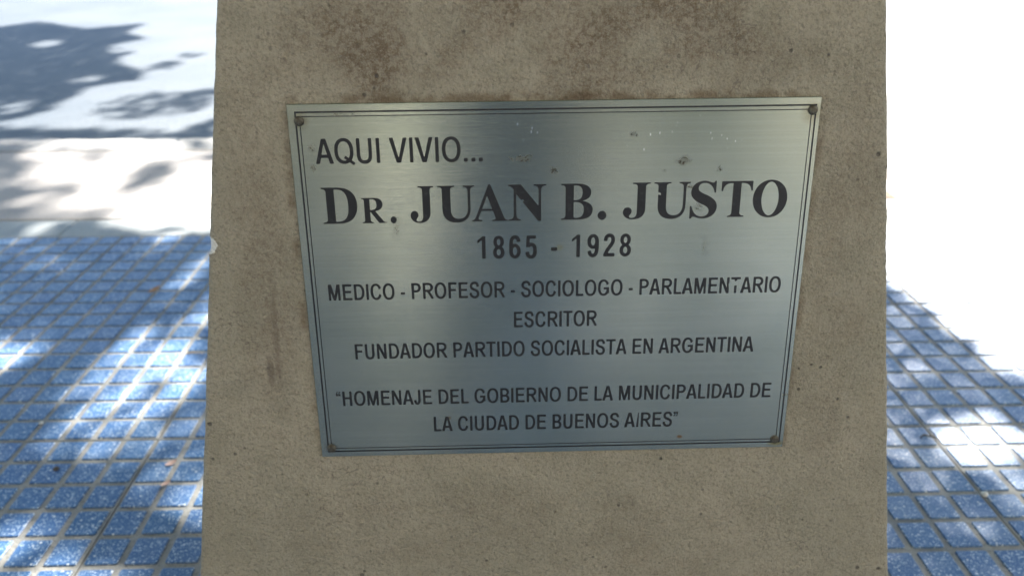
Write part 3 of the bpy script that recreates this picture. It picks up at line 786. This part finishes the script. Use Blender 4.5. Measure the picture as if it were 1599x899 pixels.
litter("dry_petal", (268, 724), leaf_bm(.018, .009, .002), .7, "pinkish dry petal on a tile groove at lower left, the farther of two", "petal", M_PINK, group="dry petals left of the post")
litter("dry_petal", (259, 756), leaf_bm(.016, .007, .002), .9, "pinkish dry petal on a tile groove at lower left, the nearer of two", "petal", M_PINK, group="dry petals left of the post")
def twig_geo(pts, r):
    V = []; F = []; n = 6
    for i, p in enumerate(pts):
        rr = r*(1-.5*i/len(pts))
        for k in range(n): a = 2*math.pi*k/n; V.append((p[0]-math.sin(math.atan2(pts[-1][1]-pts[0][1], pts[-1][0]-pts[0][0]))*rr*math.cos(a), p[1]+rr*math.cos(a), p[2]+rr*math.sin(a)))
    for i in range(len(pts)-1):
        for k in range(n): F.append((i*n+k, i*n+(k+1) % n, (i+1)*n+(k+1) % n, (i+1)*n+k))
    F.append(tuple(range(n))[::-1]); F.append(tuple((len(pts)-1)*n+k for k in range(n)))
    return V, F
x0, y0 = gnd(1433, 679); x1, y1 = gnd(1463, 684)
tw = [((x1-x0)*t-(x1-x0)/2, (y1-y0)*t+.010*math.sin(t*3.0)-.004, .001*math.sin(t*9)) for t in [k/8 for k in range(9)]]
litter("fallen_twig", (1448, 681), twig_geo(tw, .0016), 0, "thin dark curved twig lying across the tiles right of the post", "twig", M_TWIG, .002)
tw = [(.034*t-.017, .004*math.sin(t*4), .001) for t in [k/6 for k in range(7)]]
litter("fallen_straw", (306, 553), twig_geo(tw, .0016), -.1, "short pale straw on the sunlit tiles beside the left edge of the post", "straw", M_PALE, .002)
def pebble(px, r, label, seed, mat=M_STONE):
    bm = bmesh.new(); bmesh.ops.create_icosphere(bm, subdivisions=2, radius=r)
    for v in bm.verts:
        v.co *= 1+.25*noise.noise(v.co*(.9/r)+Vector((seed, 0, 0))); v.co.z *= .7
    x, y = gnd(*px); o = link("pebble", bm_mesh("pebble", bm, mat, True), None, (x, y, r*.55)); tag(o, label, "pebble", "pebbles on the tiles")
pebble((1537, 773), .0048, "white pebble in a tile groove at lower right", 1)
pebble((65, 661), .0032, "tiny white pebble on the shaded tiles at far left", 3)
pebble((88, 733), .0042, "small dark pebble on the tiles at lower left", 5, M_TWIG)
pebble((310, 530), .0032, "tiny pale pebble close to the left edge of the post", 9)

# ------------------------------------------------------------------ street tree: crown casts the dappled shade
def inside(P, X, Y):
    ins = np.zeros(X.shape, bool)
    for i in range(len(P)):
        ax, ay = P[i]; bx, by = P[(i+1) % len(P)]
        if ay != by: ins ^= ((ay > Y) != (by > Y)) & (X < (bx-ax)*(Y-ay)/(by-ay)+ax)
    return ins
def ell(cx, cy, rx, ry, ang=0, n=18):
    c, s = math.cos(math.radians(ang)), math.sin(math.radians(ang))
    return [(cx+rx*math.cos(t)*c-ry*math.sin(t)*s, cy+rx*math.cos(t)*s+ry*math.sin(t)*c) for t in [2*math.pi*k/n for k in range(n)]]
# where leaves are dense (1) or open (0), drawn over the ground as seen in the photograph
SH = [
 ([(-400, -40), (1000, -40), (1000, 345), (-400, 345)], 0),
 ([(-500, 60), (0, 42), (60, 34), (130, 46), (222, 38), (195, 52), (232, 60), (165, 72), (210, 80), (178, 96), (222, 112), (214, 126), (140, 136), (105, 156), (72, 174), (0, 190), (-500, 200)], 1),
 (ell(75, 68, 26, 5, -6), .15), (ell(190, 78, 24, 5, -4), .1), (ell(140, 124, 26, 5, -8), .5), (ell(28, 167, 42, 8, -15), .35),
 (ell(298, 87, 18, 4, -5), .8), (ell(256, 103, 22, 6, -12), .85), (ell(240, 165, 90, 20, -5), .5), (ell(310, 150, 40, 10, -10), .75),
 ([(-500, 200), (0, 198), (90, 203), (150, 200), (150, 219), (-500, 219)], 1), ([(150, 203), (275, 203), (275, 219), (150, 219)], .7), ([(270, 214), (300, 196), (340, 188), (345, 245), (318, 262), (300, 240)], 1), ([(60, 225), (200, 230), (120, 290), (45, 330)], .6), (ell(235, 275, 60, 24, -25), .6),
 ([(-500, 221), (62, 223), (45, 262), (36, 320), (30, 345), (-500, 345)], 1), ([(45, 262), (110, 290), (150, 345), (30, 345)], .75), (ell(218, 280, 44, 15, -28), 1), (ell(175, 318, 50, 14, -25), .65),
 (ell(95, 305, 36, 14, -20), .6), (ell(60, 250, 22, 14, 0), .5),
 ([(-500, 343), (215, 343), (235, 372), (-500, 372)], .93), (ell(60, 355, 60, 6, -8), .4), ([(215, 343), (330, 343), (330, 376), (240, 372)], .45),
 ([(-900, 372), (240, 372), (330, 384), (330, 478), (235, 488), (182, 545), (135, 590), (105, 640), (88, 690), (55, 745), (-900, 800)], 1),
 (ell(302, 428, 24, 14, -30), .5), ([(-200, 560), (0, 532), (48, 540), (25, 570), (-200, 640)], .15), (ell(-5, 385, 30, 10, -20), .2),
 ([(205, 500), (330, 488), (330, 640), (300, 690), (215, 700), (130, 740), (60, 770), (100, 690), (130, 610), (180, 550)], .40),
 (ell(250, 545, 40, 22, -50), .15), (ell(150, 735, 50, 22, -35), .15), (ell(280, 600, 30, 40, 20), .05), ([(262, 655), (315, 660), (305, 700), (270, 745), (225, 760), (235, 700)], .85),
 ([(290, 745), (325, 690), (325, 800), (295, 790)], .1), ([(-300, 800), (330, 800), (330, 960), (-300, 960)], .50), (ell(150, 800, 110, 20, -8), .3), (ell(20, 830, 50, 20, 0), .8), (ell(170, 880, 90, 14, 0), .75),
 ([(1340, 430), (1388, 436), (1440, 486), (1500, 522), (1560, 556), (1620, 600), (2300, 850), (2300, 980), (1340, 980)], 1),
 (ell(1400, 566, 34, 18, 25), .45), (ell(1450, 590, 30, 10, 25), .7), ([(1380, 664), (1460, 668), (1540, 650), (1640, 670), (1640, 722), (1540, 722), (1450, 706), (1380, 712)], .42),
 (ell(1560, 690, 60, 16, 3), .1), (ell(1420, 730, 34, 14, 0), .45), (ell(1400, 640, 30, 8, 0), .6), (ell(1480, 760, 30, 12, 0), .65), (ell(1590, 780, 30, 14, 0), .6), (ell(1420, 800, 40, 12, 0), .8),
]
GX0, GX1, GY0, GY1, GS = -6.0, 4.5, -5.6, 7.0, .03
gx = np.arange(GX0, GX1, GS); gy = np.arange(GY0, GY1, GS); GXm, GYm = np.meshgrid(gx, gy)
low = GYm > KERB_Y                      # beyond the kerb the ray lands on the lower road
k_ = np.where(low, ROAD_Z/sun_dir.z, 0.0)
q = np.stack([GXm+sun_dir.x*k_, GYm+sun_dir.y*k_, np.where(low, ROAD_Z, 0.0)-CAM_H], -1)
zc = q@np.array(fw); U = CX+F_PX*(q@np.array(rt))/np.maximum(zc, .05); Vp = CY+F_PX*(q@np.array(dn))/np.maximum(zc, .05)
U[zc < .06] = -9999
# outside the picture: crown shaped to shade the post and behind the viewer, with random gaps
def vnoise(X, Y, s, seed):
    return np.array([noise.fractal(Vector((x*s, y*s, seed)), 1.0, 2.0, 3) for x, y in zip(X.ravel(), Y.ravel())]).reshape(X.shape)
cgx, cgy = GXm[::4, ::4], GYm[::4, ::4]
vn = np.repeat(np.repeat(vnoise(cgx, cgy, 1.3, 5.0), 4, 0), 4, 1)[:GXm.shape[0], :GXm.shape[1]]
den = np.where(vn > -.42, .92, .1)
den[GYm > 4.9] = 0; den[(GYm > 1.9) & (GXm > -.9)] = 0
den[(GYm < -2.3) & (GYm > -5.0) & (np.abs(GXm+.45-.509*(GYm+2.53)) < .075)] = .35; den[(GYm < -1.0) & (GXm > .9)] *= .45  # crown gaps cut so sun reaches surfaces mirrored in the plaque
infr = (Vp > -60) & (Vp < 960) & (U > -420) & (U < 2250) & (zc > .06)
mid = (U > 330) & (U < 1380)
den = np.where(mid & infr & (GYm < 1.6), .95, den)
for P, d in SH:
    k = inside(P, U, Vp) & (zc > .06); den = np.where(k & ~(mid & (GYm < 1.9)), d, den)
right_open = infr & (U >= 1380) & (Vp < 436); den[right_open] = 0
k = infr & (U >= 1340) & ~inside(SH[-10][0], U, Vp) & (Vp < 900) & (U < 2300); den[k & (Vp < 436+(U-1388)*.78)] = 0

LV = []; LF = []
def add_leaf(c, l, w):
    a = random.uniform(0, 6.283); tilt = random.gauss(0, .35); roll = random.gauss(0, .35)
    e = Euler((roll, tilt, a)).to_matrix(); k = len(LV)
    for (x, y, z) in ((-.5, 0, 0), (-.12, .5, .04), (.3, .36, .03), (.5, 0, -.03), (.3, -.36, .03), (-.12, -.5, .04)):
        LV.append(tuple(c+e@Vector((x*l, y*w, z*l))))
    LF.append((k, k+1, k+2, k+3)); LF.append((k, k+3, k+4, k+5))
H0, H1 = 3.1, 5.6
ii, jj = np.nonzero(den > 0)
for a, b in zip(ii, jj):
    d = den[a, b]; x, y = GXm[a, b], GYm[a, b]
    fr = infr[a, b] and not mid[a, b]
    nn = 2 if fr else 1
    for _ in range(nn):
        if random.random() > (d*.62 if d < .9 else .95)*(1 if fr else .68): continue
        z = (H0+(H1-H0)*random.random()**1.2) if not (1.9 < y < 2.75) else random.uniform(5.4, 7.2)
        px, py = x+random.uniform(-.015, .015), y+random.uniform(-.015, .015)
        c = Vector((px, py, 0))+sun_dir*(z/sun_dir.z)
        s = random.uniform(.75, 1.15)
        add_leaf(c, (.070 if fr else .11)*s, (.040 if fr else .066)*s)
print("leaves", len(LF)//2)
TREE = Vector((.84, 2.27, 0))
tree = bpy.data.objects.new("street_tree", None); COL.objects.link(tree); tree.location = TREE
tag(tree, "leafy street tree beyond the post whose crown dapples the pavement with shade", "tree")
def tube(bm, pts, radii, n=10):
    prev = None
    for i, p in enumerate(pts):
        t = (pts[min(i+1, len(pts)-1)]-pts[max(i-1, 0)]).normalized()
        a = t.orthogonal().normalized() if prev is None else (ax - t*ax.dot(t)).normalized(); ax = a; b = t.cross(a)
        cur = [bm.verts.new(p+(a*math.cos(2*math.pi*k/n)+b*math.sin(2*math.pi*k/n))*radii[i]*(1+.08*noise.noise(p*5+Vector((k, 0, 0))))) for k in range(n)]
        if prev:
            for k in range(n): bm.faces.new((prev[k], prev[(k+1) % n], cur[(k+1) % n], cur[k]))
        prev = cur
    bm.faces.new(prev)
bm = bmesh.new(); tp = [Vector((.05*math.sin(k*.9)+.0, .04*math.cos(k*.7)-.04, .28*k-.05)) for k in range(11)]
tp = [Vector((p.x+.012*k*k, p.y+.012*k*k, p.z*1.12)) for k, p in enumerate(tp)]
tube(bm, tp, [.15, .125, .11, .105, .10, .097, .094, .09, .087, .084, .08], 14)
link("trunk", bm_mesh("trunk", bm, M_BARK, True), tree)
top = tp[-1]
off = sun_dir/sun_dir.z
for (gx_, gy_, z) in ((-3.6, 3.9, 5.0), (-2.2, 1.3, 4.8), (-.2, -1.0, 5.0), (1.4, .8, 4.6), (2.3, -1.2, 5.0), (-1.0, .6, 4.2), (-3.2, -.8, 5.1), (.6, 1.2, 4.4)):
    tgt = Vector((gx_, gy_, 0))+off*z-TREE
    bm = bmesh.new(); pts = []; n = 9
    for k in range(n):
        t = k/(n-1); p = top.lerp(tgt, t); p.z = top.z+(tgt.z-top.z)*(1-(1-t)**1.8); p += Vector((noise.noise(Vector((t*3, gx_, 0))), noise.noise(Vector((t*3, gy_, 4))), 0))*.16*math.sin(math.pi*t)
        pts.append(p)
    tube(bm, pts, [.055*(1-.85*k/(n-1)) for k in range(n)], 8)
    for k in range(2, n-1):
        for _ in range(2):
            e = pts[k]+Vector((random.uniform(-.7, .7), random.uniform(-.7, .7), random.uniform(.0, .5)))
            tube(bm, [pts[k], pts[k].lerp(e, .5)+Vector((0, 0, .06)), e], [.014, .009, .004], 5)
    link("limb", bm_mesh("limb", bm, M_BARK, True), tree)
cr = link("crown", mesh("crown", [(x-TREE.x, y-TREE.y, z) for x, y, z in LV], LF, M_LEAF), tree)
link("soil_patch", bm_mesh("soil_patch", box_bm(TREE.x-.3, TREE.x+.3, TREE.y-.25, TREE.y+.25, -.02, .006, .004), M_EARTH), pave)

# ------------------------------------------------------------------ house front behind the viewer, mirrored softly in the plaque
fac = bpy.data.objects.new("house_front", None); COL.objects.link(fac); fac.location = (0, -2.65, 0)
tag(fac, "cream rendered house front facing the pavement behind the viewer, with an added slate blue panel", "building")
link("wall", bm_mesh("wall", box_bm(-9, -.36, -.30, 0, 0, 4.2), M_WALL), fac)
link("wall", bm_mesh("wall", box_bm(.40, 9, -.30, 0, 0, 4.2), M_WALL), fac)
link("wall", bm_mesh("wall", box_bm(-.36, .40, -.30, 0, 2.5, 4.2), M_WALL), fac)
for (a, b) in ((-9, -.55), (.42, 9)):
    link("plinth", bm_mesh("plinth", box_bm(a, b, .002, .035, 0, .45, .006), M_KERB), fac)
link("added_pilaster", bm_mesh("added_pilaster", box_bm(-.53, -.38, .04, .12, 0, 3.2, .01), M_WHITE), fac)  # pale column added to put a warm band in the plaque's reflection
sh = link("added_shutter", bm_mesh("added_shutter", box_bm(-.36, .40, -.26, -.20, 0, 2.5), M_SHUT), fac)  # slatted panel added to give the plaque a dark blue middle reflection
for k in range(24):
    link("added_shutter_slat", bm_mesh("added_shutter_slat", box_bm(-.35, .39, -.202, -.185, .02+k*.103, .113+k*.103, .006), M_SHUT), sh)
